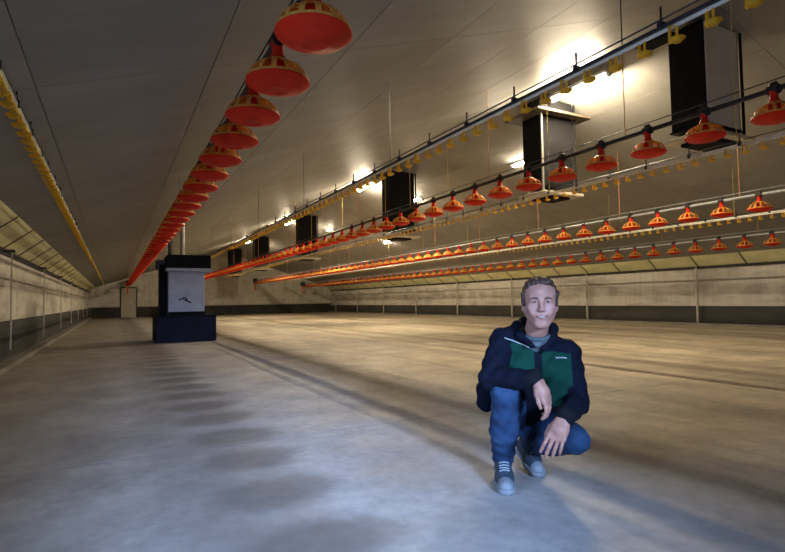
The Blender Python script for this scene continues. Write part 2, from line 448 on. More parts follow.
# ------------------------------------------------------------------ feed pans
def pan_meshes(seg, ribs):
    out = {}
    bm = bmesh.new()
    add_lathe(bm, [(0, .024), (.045, .024), (.055, .021), (.070, .022), (.080, .028), (.130, .038), (.160, .050), (.176, .064), (.181, .066), (.181, .074), (.171, .074), (.155, .060), (.130, .048), (.08, .040), (.0, .036)], seg)
    out['bowl'] = bm_mesh(bm, 'bowl'); out['bowl'].materials.append(MATS['red_plastic'])
    bm = bmesh.new()
    # lower band, shoulder ring and ribs of the yellow grille
    add_lathe(bm, [(.178, .072), (.176, .090), (.168, .094), (.170, .072)], seg, close=True)
    add_lathe(bm, [(.092, .178), (.058, .198), (.045, .199), (.045, .190), (.056, .188), (.088, .170)], seg, close=True)
    arc = [(.172, .090), (.160, .124), (.132, .156), (.090, .178)]
    for k in range(ribs):
        a = 2*math.pi*(k+.5)/ribs
        ca, sa = math.cos(a), math.sin(a)
        w = .0135
        for (r0, z0), (r1, z1) in zip(arc, arc[1:]):
            vs = []
            for (r, z) in ((r0, z0), (r1, z1)):
                for sgn, dz in ((-1, 0), (1, 0), (1, -.008), (-1, -.008)):
                    vs.append(bm.verts.new((r*ca-sgn*w*sa, r*sa+sgn*w*ca, z+dz)))
            for k4 in range(4):
                bm.faces.new((vs[k4], vs[(k4+1) % 4], vs[4+(k4+1) % 4], vs[4+k4]))
    out['grille'] = bm_mesh(bm, 'grille'); out['grille'].materials.append(MATS['grille_yellow'])
    bm = bmesh.new()
    add_lathe(bm, [(0, .042), (.075, .044), (.060, .075), (.046, .120), (.044, .222), (.034, .230), (.032, .280), (.040, .286), (.040, .330), (.0, .334)], max(10, seg//2))
    out['feed_cone'] = bm_mesh(bm, 'feed_cone'); out['feed_cone'].materials.append(MATS['red_plastic'])
    bm = bmesh.new()
    add_tube(bm, (0, -.045, .315), (0, .045, .315), .043, 10)
    add_box(bm, (-.014, -.03, .345), (.014, .03, .38), .004)
    out['pipe_clamp'] = bm_mesh(bm, 'pipe_clamp'); out['pipe_clamp'].materials.append(MATS['black_pipe'])
    for k in ('bowl', 'feed_cone'):
        out[k].polygons.foreach_set('use_smooth', [True]*len(out[k].polygons))
    return out
def simple_pan(seg):
    bm = bmesh.new()
    add_lathe(bm, [(0, .022), (.075, .022), (.135, .040), (.178, .066), (.178, .076)], seg, 0)
    add_lathe(bm, [(.178, .074), (.172, .092), (.158, .124), (.132, .156), (.09, .178), (.045, .198)], seg, 1)
    add_lathe(bm, [(.060, .185), (.044, .215), (.034, .28), (.040, .33), (0, .334)], 8, 0)
    me = bm_mesh(bm, 'far_pan')
    for m in ('red_plastic', 'grille_yellow'): me.materials.append(MATS[m])
    me.polygons.foreach_set('use_smooth', [True]*len(me.polygons))
    return me
PM_NEAR, PM_MID, PM_FAR = pan_meshes(40, 14), pan_meshes(20, 12), simple_pan(14)

ROWS = [  # x, bottom z of pan, first y, spacing, detailed count, ordinals, words
    (0.82, 2.105, 2.29, 0.610, 16, 18, 'left overhead row', 'black_pipe', 'feed pans of the left row'),
    (5.10, 2.395, 2.40, 0.617, 16, 20, 'row on the black pipe', 'black_pipe', 'feed pans of the black pipe row'),
    (9.57, 2.275, 4.80, 0.620, 12, 18, 'upper grey-pipe row', 'grey_pipe', 'feed pans of the grey pipe row'),
    (13.35, 2.00, 6.46, 0.600, 10, 14, 'row nearest the right wall', 'grey_pipe', 'feed pans of the row near the right wall'),
]
for ri, (px, pz, py, sp, ndet, nord, words, pm, grp) in enumerate(ROWS):
    n = int((Y1-1.2-py)/sp)+1
    for k in range(n):
        y = py+k*sp
        if k < ndet:
            src = PM_NEAR if (ri == 0 and k < 8) else PM_MID
            p = empty('feed_pan', (px, y, pz), random.uniform(0, 6.28))
            for nm in ('bowl', 'grille', 'feed_cone'):
                o = bpy.data.objects.new(nm, src[nm]); C.objects.link(o); o.parent = p
            o = bpy.data.objects.new('pipe_clamp', src['pipe_clamp']); C.objects.link(o); o.parent = p
            o.rotation_euler = (0, 0, -p.rotation_euler.z)
        else:
            p = bpy.data.objects.new('feed_pan', PM_FAR); C.objects.link(p); p.location = (px, y, pz); p.rotation_euler = (0, 0, random.uniform(0, 6.28))
        if k < nord:
            lab = f'red and yellow feed pan, {ORD[k]} from the camera in the {words}'
        else:
            lab = f'small distant red feed pan at the far end of the {words}'
        tag(p, lab, 'feed pan', grp)
    # the conveying pipe the pans hang from
    z = pz+.315
    pipe = tubes('feeder_pipe', [((px, 0.9 if ri else -1.0, z), (px, Y1-.6, z))], 0.024, pm, None, 10)
    tag(pipe, f'long {"black" if pm == "black_pipe" else "grey"} feed pipe carrying the {words}', 'pipe', 'feeder pipes')
    # suspension wire along the pipe and drop cords up to the ceiling
    tubes('anti_roost_wire', [((px, 0.9 if ri else -1.0, z+.085), (px, Y1-.6, z+.085))], 0.006, 'black_pipe' if ri < 2 else 'grey_pipe', pipe, 5)
    y = py + sp*(0.5 if ri != 1 else 2.45)
    if ri == 0: y = 1.9
    ci = 0
    while y < min(34, Y1-2):
        c = tubes('suspension_cord', [((px, y, z+.02), (px, y, ceil_z(px)+.004))], 0.005, 'cord_orange' if ri else 'rail_dark', None, 5)
        tag(c, f'thin cord holding the {words} of pans, {ORD[ci]} from the camera', 'cord', f'cords of the {words}'); ci += 1
        y += 2.44 if ri else 6.1
    # end drive box at the far end
    mb = empty('feed_motor', (px, Y1-.55, z))
    box('housing', (-.14, -.18, -.16), (.14, .16, .16), 'fan_dark', mb, .02)
    tubes('drop_tube', [((0, .05, -.15), (0, .05, -.75))], .05, 'orange_plastic', mb, 8)
    tag(mb, f'dark drive unit at the far end of the {words}', 'motor', 'feed line drive units')

# ------------------------------------------------------------------ drinker lines
def cup_mesh(seg):
    bm = bmesh.new()
    prof = [(0, -.074), (.018, -.074), (.030, -.060), (.034, -.058), (.032, -.054), (.016, -.068), (0, -.068)]
    add_lathe(bm, prof, seg)
    add_box(bm, (-.006, .024, -.070), (.006, .034, .012))
    add_box(bm, (-.006, -.004, .004), (.006, .034, .014))
    add_tube(bm, (0, 0, -.05), (0, 0, .012), .006, 6)
    me = bm_mesh(bm, 'drip_cup'); me.materials.append(MATS['cup_yellow']); return me
CUP = cup_mesh(12)
CUPF = bmesh.new(); add_lathe(CUPF, [(0, -.074), (.030, -.062), (0, -.056)], 6); add_box(CUPF, (-.006, .02, -.07), (.006, .032, .012)); CUPF_ME = bm_mesh(CUPF, 'cup_far')
far_v = np.array([v.co[:] for v in CUPF_ME.vertices]); far_f = [tuple(p.vertices) for p in CUPF_ME.polygons]
DR = [  # x, z pipe, first y, spacing, individual cups, rail material, water pipe material, words
    (2.74, 2.405, 0.35, 0.20, 70, 'rail_dark', 'water_pipe', 'dark-railed drinker line with yellow drip cups running under the ridge lamps'),
    (6.55, 2.66, 2.6, 0.20, 60, 'water_pipe', 'water_pipe', 'white drinker line with small yellow cups just below the black feeder pipe'),
    (11.2, 2.46, 5.2, 0.20, 40, 'water_pipe', 'water_pipe', 'pale drinker line running just below the grey-pipe feeder row'),
    (-0.56, 2.165, 1.3, 0.20, 80, 'grey_pipe', 'water_pipe_yellow', 'yellow drinker line hanging close to the left wall'),
]
for di, (dx, dz, dy, sp, nind, rm, wm, words) in enumerate(DR):
    ya, yb = dy-.3, Y1-1.0
    root = empty('drinker_line', (dx, ya, dz))
    bm = bmesh.new(); add_box(bm, (-.009, 0, .028), (.009, yb-ya, .050), .003)
    link('rail', bm_mesh(bm), rm, root)
    bm = bmesh.new(); add_tube(bm, (0, 0, .012), (0, yb-ya, .012), .011, 8)
    link('water_pipe', bm_mesh(bm), wm, root)
    tubes('anti_roost_wire', [((0, 0, .085), (0, yb-ya, .085))], .006, 'rail_dark', root, 4)
    y = .3; k = 0; rest = []
    while y < yb-ya-.1:
        if k < nind:
            shared('drip_cup', CUP, (0, y, 0), root, rot=(0, 0, random.uniform(-.3, .3)), scale=(1.3, 1.3, 1.15))
        else: rest.append(y)
        y += sp; k += 1
    V = np.concatenate([far_v+np.array([0, yy, 0]) for yy in rest]); F = []
    for i in range(len(rest)): F += [tuple(q+i*len(far_v) for q in f) for f in far_f]
    me = bpy.data.meshes.new('drip_cups'); me.from_pydata(V.tolist(), [], F); me.update()
    o = link('drip_cups', me, 'cup_yellow', root); o['kind'] = 'stuff'
    y = .55
    me = None
    while y < yb-ya:                              # hanger clips between wire and rail
        if me is None:
            bm = bmesh.new(); add_tube(bm, (0, 0, .06), (0, 0, .16), .007, 6); add_box(bm, (-.02, -.018, .026), (.02, .018, .07), .004)
            me = bm_mesh(bm, 'hanger_clip'); me.materials.append(MATS['rail_dark'])
        shared('hanger_clip', me, (0, y, 0), root)
        y += 0.62 if y < 10 else 1.86
    tag(root, words, 'drinker line', 'drinker lines')
    y = ya+(2.05 if di == 0 else 1.2)
    ci = 0
    while y < 32:
        c = tubes('suspension_cord', [((dx, y, dz+.06), (dx, y, ceil_z(dx)+.004))], 0.004, 'cord_yellow' if di else 'rail_dark', None, 5)
        tag(c, 'thin cord of the ' + ['dark-railed drinker line', 'white drinker line below the black pipe', 'pale drinker line below the grey pipe', 'yellow drinker line by the left wall'][di] + f', {ORD[ci]} from the camera', 'cord', 'cords of drinker line ' + ['under the ridge', 'below the black pipe', 'below the grey pipe', 'by the left wall'][di])
        y += 3.05; ci += 1

# ------------------------------------------------------------------ ventilation chimneys below the ridge
CH = [  # near y, bottom z, plate z, collar z, label
    (4.10, 3.22, 3.06, None, 'nearest and largest black ventilation chimney with a side coloured as daylit, upper right'),
    (7.15, 3.02, 2.83, 4.34, 'black ventilation chimney with a wide wooden collar beside the bright lamp'),
    (13.2, 2.95, 2.72, None, 'third black ventilation chimney from the camera, left of a bright ceiling lamp'),
    (21.6, 2.95, 2.74, None, 'fourth black ventilation chimney, half hidden by the drinker line'),
    (29.6, 2.95, 2.75, None, 'fifth small dark ventilation chimney near the far gable'),
    (37.0, 2.95, 2.75, None, 'farthest tiny dark ventilation chimney beside the equipment tower hood'),
]
CX0, CX1, CD = 6.98, 7.80, 0.50
for (cy, cb, cp, cc, lab) in CH:
    t = empty('ventilation_chimney', (CX0, cy, cb))
    ztop = min(ceil_z(CX0), ceil_z(CX1)) - cb + 0.02
    W = CX1-CX0
    box('duct', (0, .0, 0), (W, CD, ztop), 'duct_black', t, .012)
    box('front_panel', (.03, -.012, .015), (W-.05, 0.002, ztop-.03), 'duct_daylit' if cy < 5 else 'duct_black', t)  # nearest chimney's lit front is painted by a paler colour
    box('bottom_band', (-.015, -.015, -.02), (W+.015, CD+.015, .0), 'duct_black', t)
    tubes('corner_pipe', [((W+.03, -.02, -.05), (W+.03, -.02, ztop-.02))], .02, 'duct_black', t, 8)
    pz = cp-cb
    box('damper_plate', (-.07, -.12, pz), (W+.12, CD+.08, pz+.055), 'plate_cream', t, .008)
    box('plate_underside', (.1, .0, pz-.05), (W-.1, CD-.05, pz), 'duct_black', t, .02)
    for ax in (.06, W-.06):
        for ay in (.05, CD-.05):
            tubes('hanger_rod', [((ax, ay, pz+.05), (ax, ay, .0))], .010, 'steel_pole', t, 6)
    if cc:
        bm = bmesh.new(); add_box(bm, (-.24, -.20, cc-cb), (W+.30, CD+.22, cc-cb+.05), .006)
        link('collar', bm_mesh(bm), 'collar_wood', t)
        tubes('down_pipe', [((-.03, -.05, pz), (-.03, -.05, cc-cb))], .022, 'steel_pole', t, 8)
    else:
        box('collar', (-.14, CD-.1, ztop-.06), (.12, CD+.42, ztop-.0), 'duct_black', t, .01)
    tag(t, lab, 'chimney', 'ventilation chimneys along the ridge')

# ------------------------------------------------------------------ lamps
def tube_lamp(x, y, z, lab, length=1.25):
    t = empty('tube_lamp', (x, y, z))
    box('housing', (-.10, -length/2, .03), (.10, length/2, .085), 'lamp_body', t, .008)
    tubes('glass_tube', [((0, -length/2+.03, .0), (0, length/2-.03, .0))], .019, 'tube_glow', t, 10)
    for s in (-1, 1):
        box('end_cap', (-.025, s*length/2-.03, -.025), (.025, s*length/2+.03, .04), 'lamp_body', t, .005)
        tubes('hanger_rod', [((0, s*length*.35, .085), (0, s*length*.35, RIDGE_Z-z+.02))], .006, 'steel_pole', t, 6)
    tag(t, lab, 'lamp', 'tube lamps along the ridge')
for y, lab in ((6.42, 'nearest glowing tube lamp hung under the ridge'), (15.2, 'second glowing tube lamp along the ridge, beside the third chimney'), (23.6, 'third glowing tube lamp along the ridge'), (32.0, 'farthest glowing tube lamp along the ridge')):
    tube_lamp(RIDGE_X-.02, y, RIDGE_Z-.26, lab)
def bulkhead(x, y, lab):
    s = 1 if x > RIDGE_X else -1
    t = empty('bulkhead_lamp', (x, y, ceil_z(x)-.004))
    t.rotation_euler = (0, s*math.atan(SLOPE), 0)
    box('base', (-.09, -.30, -.035), (.09, .30, .0), 'lamp_body', t, .01)
    bm = bmesh.new()
    bmesh.ops.create_uvsphere(bm, u_segments=16, v_segments=8, radius=1.0, matrix=Matrix.Translation((0, 0, -.04)) @ Matrix.Diagonal((.075, .27, .045, 1)))
    link('diffuser', bm_mesh(bm), 'bulkhead_glow', t, smooth=True)
    tag(t, lab, 'lamp', 'oval lamps on the right ceiling slope')
bulkhead(8.89, 9.83, 'oval white ceiling lamp left of the chimney with the wooden collar')
bulkhead(8.89, 14.9, 'oval white ceiling lamp right of the third black chimney')
bulkhead(8.89, 22.9, 'oval white ceiling lamp above the distant middle of the black-pipe feeder row')
bulkhead(10.97, 21.1, 'oval white ceiling lamp low on the right slope between two feeder rows')

# ------------------------------------------------------------------ equipment tower
tw = empty('equipment_tower', (0.86, 13.3, 0))
box('base_box', (0, 0, 0), (1.34, 1.35, .62), 'tower_base', tw, .015)
box('base_rim', (-.02, -.02, .60), (1.36, 1.37, .64), 'tower_black', tw, .008)
cab = box('cabinet', (.27, .15, .64), (1.09, .95, 1.68), 'tower_grey', tw, .012)
box('kick_strip', (.27, .10, .64), (1.09, .15, .72), 'tower_black', cab)
bm = bmesh.new()
for i, (a, b_) in enumerate((((.60, .14, 1.02), (.78, .14, .93)), ((.66, .14, 1.06), (.70, .14, .96)), ((.50, .14, 1.0), (.64, .14, 1.07)))):
    add_tube(bm, a, b_, .014, 6)
link('lever', bm_mesh(bm), 'tower_black', cab)
box('side_shaft', (.10, .35, .64), (.26, .85, 1.86), 'tower_black', tw, .01)
box('side_motor', (.02, .45, 1.74), (.24, .75, 1.98), 'fan_dark', tw, .03)
hd = box('hood', (.24, .02, 1.76), (1.22, 1.05, 2.08), 'tower_black', tw, .012)
box('hood_lip', (.22, .0, 1.68), (1.24, 1.07, 1.76), 'tower_grey', hd, .006)
for ax in (.34, .62):
    tubes('support_pole', [((ax, .5, 2.08), (ax, .5, ceil_z(.86+ax)+.004))], .055 if ax > .5 else .05, 'steel_pole' if ax > .5 else 'rail_dark', tw, 10)
tag(tw, 'grey cabinet on a dark blue box with a black hood, standing on the floor', 'machine')

# ------------------------------------------------------------------ signed-distance modelling for the crouching man
class Field:
    def __init__(s, lo, hi, h):
        s.lo = np.array(lo, np.float32); s.h = h
        s.n = np.ceil((np.array(hi)-np.array(lo))/h).astype(int)+1
        s.F = np.full(s.n, .06, np.float32)
        s.ax = [s.lo[i]+h*np.arange(s.n[i], dtype=np.float32) for i in range(3)]
    def sub(s, lo, hi, pad):
        sl = []
        for i in range(3):
            a = int(np.clip(math.floor((lo[i]-pad-s.lo[i])/s.h), 0, s.n[i])); b = int(np.clip(math.ceil((hi[i]+pad-s.lo[i])/s.h)+1, 0, s.n[i]))
            sl.append(slice(a, b))
        sl = tuple(sl)
        return sl, (s.ax[0][sl[0]][:, None, None], s.ax[1][sl[1]][None, :, None], s.ax[2][sl[2]][None, None, :])
    def put(s, sl, d, k, op):
        A = s.F[sl]
        d = d.astype(np.float32)
        if op == 'sub':
            if k > 0:
                hh = np.maximum(k-np.abs(A+d), 0)/k; s.F[sl] = np.maximum(A, -d)+hh*hh*k*.25
            else: s.F[sl] = np.maximum(A, -d)
        elif op == 'add':
            d = np.minimum(d, .06)
            if k > 0:
                hh = np.maximum(k-np.abs(A-d), 0)/k; s.F[sl] = np.minimum(A, d)-hh*hh*k*.25
            else: s.F[sl] = np.minimum(A, d)
    def cone(s, a, b, r1, r2, k=.02, op='add'):
        a, b = np.array(a, float), np.array(b, float); R = max(r1, r2)
        sl, (x, y, z) = s.sub(np.minimum(a, b)-R, np.maximum(a, b)+R, .06)
        ba = b-a; l2 = float(ba@ba)
        px, py, pz = x-a[0], y-a[1], z-a[2]
        t = np.clip((px*ba[0]+py*ba[1]+pz*ba[2])/l2, 0, 1)
        d = np.sqrt((px-t*ba[0])**2+(py-t*ba[1])**2+(pz-t*ba[2])**2)-(r1+(r2-r1)*t)
        s.put(sl, d, k, op)
    def ell(s, c, r, k=.02, op='add', rot=None):
        c = np.array(c, float); r = np.array(r, float); R = r.max()
        sl, (x, y, z) = s.sub(c-R, c+R, .06)
        px, py, pz = x-c[0], y-c[1], z-c[2]
        if rot is not None:
            M = np.array(rot)
            px, py, pz = (M[0, 0]*px+M[0, 1]*py+M[0, 2]*pz, M[1, 0]*px+M[1, 1]*py+M[1, 2]*pz, M[2, 0]*px+M[2, 1]*py+M[2, 2]*pz)
        k0 = np.sqrt((px/r[0])**2+(py/r[1])**2+(pz/r[2])**2)
        k1 = np.sqrt((px/r[0]**2)**2+(py/r[1]**2)**2+(pz/r[2]**2)**2)+1e-6
        s.put(sl, k0*(k0-1)/k1, k, op)
    def half(s, p, n, k=0.0):
        """cut away everything on the side the normal points to"""
        p = np.array(p, float); n = np.array(n, float); n /= np.linalg.norm(n)
        x, y, z = s.ax[0][:, None, None], s.ax[1][None, :, None], s.ax[2][None, None, :]
        d = (x-p[0])*n[0]+(y-p[1])*n[1]+(z-p[2])*n[2]
        s.F = np.maximum(s.F, d.astype(np.float32))
    def ripple(s, amp, fx, fy, fz, ph=0.0):
        x, y, z = s.ax[0][:, None, None], s.ax[1][None, :, None], s.ax[2][None, None, :]
        s.F += (amp*np.sin(fx*x+fy*y+fz*z+ph+1.3*np.sin(17*x-11*z+9*y))).astype(np.float32)
    def mesh(s, name):
        F = s.F; h = s.h
        F[0] = F[-1] = .05; F[:, 0] = F[:, -1] = .05; F[:, :, 0] = F[:, :, -1] = .05
        S = F < 0
        c = [S[i:S.shape[0]-1+i, j:S.shape[1]-1+j, k:S.shape[2]-1+k] for i in (0, 1) for j in (0, 1) for k in (0, 1)]
        cnt = sum(q.astype(np.uint8) for q in c)
        act = (cnt > 0) & (cnt < 8)
        I = np.argwhere(act)
        idx = np.full(act.shape, -1, np.int32); idx[act] = np.arange(len(I))
        offs = np.array([(i, j, k) for i in (0, 1) for j in (0, 1) for k in (0, 1)])
        vals = np.stack([F[I[:, 0]+o[0], I[:, 1]+o[1], I[:, 2]+o[2]] for o in offs], 1)
        acc = np.zeros((len(I), 3)); num = np.zeros(len(I))
        for p in range(8):
            for q in range(p+1, 8):
                if np.abs(offs[p]-offs[q]).sum() != 1: continue
                a, b = vals[:, p], vals[:, q]
                m = (a < 0) != (b < 0)
                t = np.where(m, a/np.where(m, a-b, 1), 0)
                acc += np.where(m[:, None], offs[p]+t[:, None]*(offs[q]-offs[p]), 0); num += m
        V = (I+acc/num[:, None])*h+s.lo
        Q = []
        for ax in range(3):
            a = [slice(None)]*3; b = [slice(None)]*3
            a[ax] = slice(0, -1); b[ax] = slice(1, None)
            A, B = S[tuple(a)], S[tuple(b)]
            E = np.argwhere(A != B); fl = A[tuple(E.T)]
            u, v = (ax+1) % 3, (ax+2) % 3
            ok = (E[:, u] > 0) & (E[:, v] > 0) & (E[:, u] < act.shape[u]) & (E[:, v] < act.shape[v])
            E, fl = E[ok], fl[ok]
            def cell(du, dv):
                e = E.copy(); e[:, u] -= du; e[:, v] -= dv; return idx[tuple(e.T)]
            q = np.stack([cell(1, 1), cell(0, 1), cell(0, 0), cell(1, 0)], 1)
            q[~fl] = q[~fl][:, ::-1]
            Q.append(q)
        Q = np.concatenate(Q)
        Q = Q[(Q >= 0).all(1)]
        me = bpy.data.meshes.new(name)
        me.vertices.add(len(V)); me.vertices.foreach_set('co', V.astype(np.float32).ravel())
        me.loops.add(len(Q)*4); me.loops.foreach_set('vertex_index', Q.astype(np.int32).ravel())
        me.polygons.add(len(Q)); me.polygons.foreach_set('loop_start', (np.arange(len(Q))*4).astype(np.int32))
        me.polygons.foreach_set('use_smooth', np.ones(len(Q), bool))
        me.update(calc_edges=True); me.validate()
        return me, V, Q
def set_mats(me, idx):
    me.polygons.foreach_set('material_index', np.asarray(idx, np.int32)); me.update()

def skin_mat():
    m, nt, b = nodes_of('skin', 0.5, spec=0.35)
    N, L = nt.nodes, nt.links
    tc = N.new('ShaderNodeTexCoord'); nz = N.new('ShaderNodeTexNoise'); nz.inputs['Scale'].default_value = 28; nz.inputs['Detail'].default_value = 4
    L.new(tc.outputs['Object'], nz.inputs['Vector'])
    rp = N.new('ShaderNodeValToRGB'); e = rp.color_ramp.elements
    e[0].position = .3; e[0].color = (0.33, 0.150, 0.110, 1); e[1].position = .7; e[1].color = (0.43, 0.215, 0.155, 1)
    L.new(nz.outputs['Fac'], rp.inputs[0]); L.new(rp.outputs[0], b.inputs['Base Color'])
    b.inputs['Subsurface Weight'].default_value = 0.12; b.inputs['Subsurface Radius'].default_value = (.012, .005, .003)
skin_mat()
mat('lip', (0.29, 0.11, 0.085), 0.45, var=0.1)
mat('teeth', (0.40, 0.36, 0.31), 0.35, var=0.03)
mat('brow', (0.10, 0.055, 0.035), 0.8, var=0.2)
mat('eye_white', (0.26, 0.24, 0.22), 0.6, var=0.03)
mat('iris', (0.02, 0.018, 0.018), 0.5, var=0.2)
mat('hair_brown', (0.050, 0.023, 0.011), 0.6, var=0.45, scale=40, stretch=(3, 1, .5), bump=0.8, bscale=70)
mat('jacket_navy', (0.003, 0.0045, 0.012), 0.9, spec=0.15, var=0.25, scale=10, bump=0.25, bscale=120)
mat('jacket_green', (0.003, 0.040, 0.026), 0.9, spec=0.15, var=0.2, scale=10, bump=0.25, bscale=120)
mat('jacket_black', (0.005, 0.006, 0.008), 0.9, spec=0.15, var=0.2, scale=10)
mat('piping', (0.42, 0.43, 0.42), 0.5, var=0.05)
mat('shirt_grey', (0.075, 0.10, 0.11), 0.8, var=0.35, scale=22, stretch=(.3, .3, 4))
def denim():
    m, nt, b = nodes_of('denim', 0.85, spec=0.2)
    N, L = nt.nodes, nt.links
    tc = N.new('ShaderNodeTexCoord')
    nz = N.new('ShaderNodeTexNoise'); nz.inputs['Scale'].default_value = 9; nz.inputs['Detail'].default_value = 5
    L.new(tc.outputs['Object'], nz.inputs['Vector'])
    rp = N.new('ShaderNodeValToRGB'); e = rp.color_ramp.elements
    e[0].position = .35; e[0].color = (0.010, 0.025, 0.062, 1); e[1].position = .7; e[1].color = (0.030, 0.068, 0.14, 1)
    L.new(nz.outputs['Fac'], rp.inputs[0])
    wv = N.new('ShaderNodeTexNoise'); wv.inputs['Scale'].default_value = 260; L.new(tc.outputs['Object'], wv.inputs['Vector'])
    mx = N.new('ShaderNodeMix'); mx.data_type = 'RGBA'; mx.blend_type = 'OVERLAY'; mx.inputs[0].default_value = .35
    L.new(rp.outputs[0], mx.inputs[6]); L.new(wv.outputs['Fac'], mx.inputs[7]); L.new(mx.outputs[2], b.inputs['Base Color'])
denim()
mat('shoe_blue', (0.035, 0.05, 0.075), 0.7, var=0.3, scale=30)
mat('shoe_sole', (0.20, 0.22, 0.24), 0.6, var=0.1)
mat('lace', (0.28, 0.31, 0.34), 0.7, var=0.1)

# joints in the man's own frame: x to the viewer's right, y away from the viewer, z up
HC = np.array((.191, -.15, .893))
shR, shL = np.array((.005, .0, .715)), np.array((.330, .0, .655))
elR, wrR = np.array((-.052, -.150, .535)), np.array((.150, -.285, .552))
elL, wrL = np.array((.350, -.110, .418)), np.array((.272, -.315, .392))
hipR, hipL = np.array((.070, .18, .27)), np.array((.215, .19, .26))
knR, anR = np.array((.018, -.165, .462)), np.array((.0, -.005, .085))
knL, anL = np.array((.328, -.185, .262)), np.array((.135, .19, .125))

man = empty('person', (2.75*math.sin(math.radians(39.5)), 2.75*math.cos(math.radians(39.5)), 0), -math.radians(39.5))

def hand(F, W, d, back, thumb_side, curl, spread, thumb_out=.55):
    """palm of four metacarpals, four jointed fingers of unequal length, thumb leaving the side of the palm"""
    d = np.array(d, float); d /= np.linalg.norm(d)
    bk = np.array(back, float); bk -= d*(bk@d); bk /= np.linalg.norm(bk)
    sd = np.cross(d, bk)
    if sd@np.array(thumb_side) < 0: sd = -sd
    offs = (.030, .010, -.010, -.028); lens = ((.040, .026, .020), (.044, .029, .022), (.041, .027, .021), (.033, .021, .018))
    kl = (.092, .095, .090, .082)
    for q in range(4):
        kn = W+d*kl[q]+sd*offs[q]*1.05
        F.cone(W+d*.012+sd*offs[q]*.55, kn-bk*.004, .0165, .0120, .016)
    F.ell(W+d*.05-bk*.008, (.036, .036, .030), .015)
    for q in range(4):
        kn = W+d*kl[q]+sd*offs[q]*1.05
        dirv = d+sd*spread*(1.5-q)*.5; dirv /= np.linalg.norm(dirv)
        p = kn; ang = 0; r = (.0092, .0096, .0092, .0082)[q]
        for j in range(3):
            ang += curl[j]*(1+.12*q)
            v = dirv*math.cos(ang)-bk*math.sin(ang)
            e = p+v*lens[q][j]
            F.cone(p, e, r*(1-.08*j), r*(1-.08*(j+1)), .003 if j == 0 else .002)
            p = e
    t0 = W+d*.020+sd*.018-bk*.006
    t1 = t0+d*.034+sd*.030*thumb_out*1.6-bk*.012
    t2 = t1+d*.032+sd*.010*thumb_out-bk*.008
    t3 = t2+d*.024-sd*.004-bk*.006
    F.cone(t0, t1, .0155, .0125, .012); F.cone(t1, t2, .0115, .0102, .003); F.cone(t2, t3, .0100, .0085, .003)

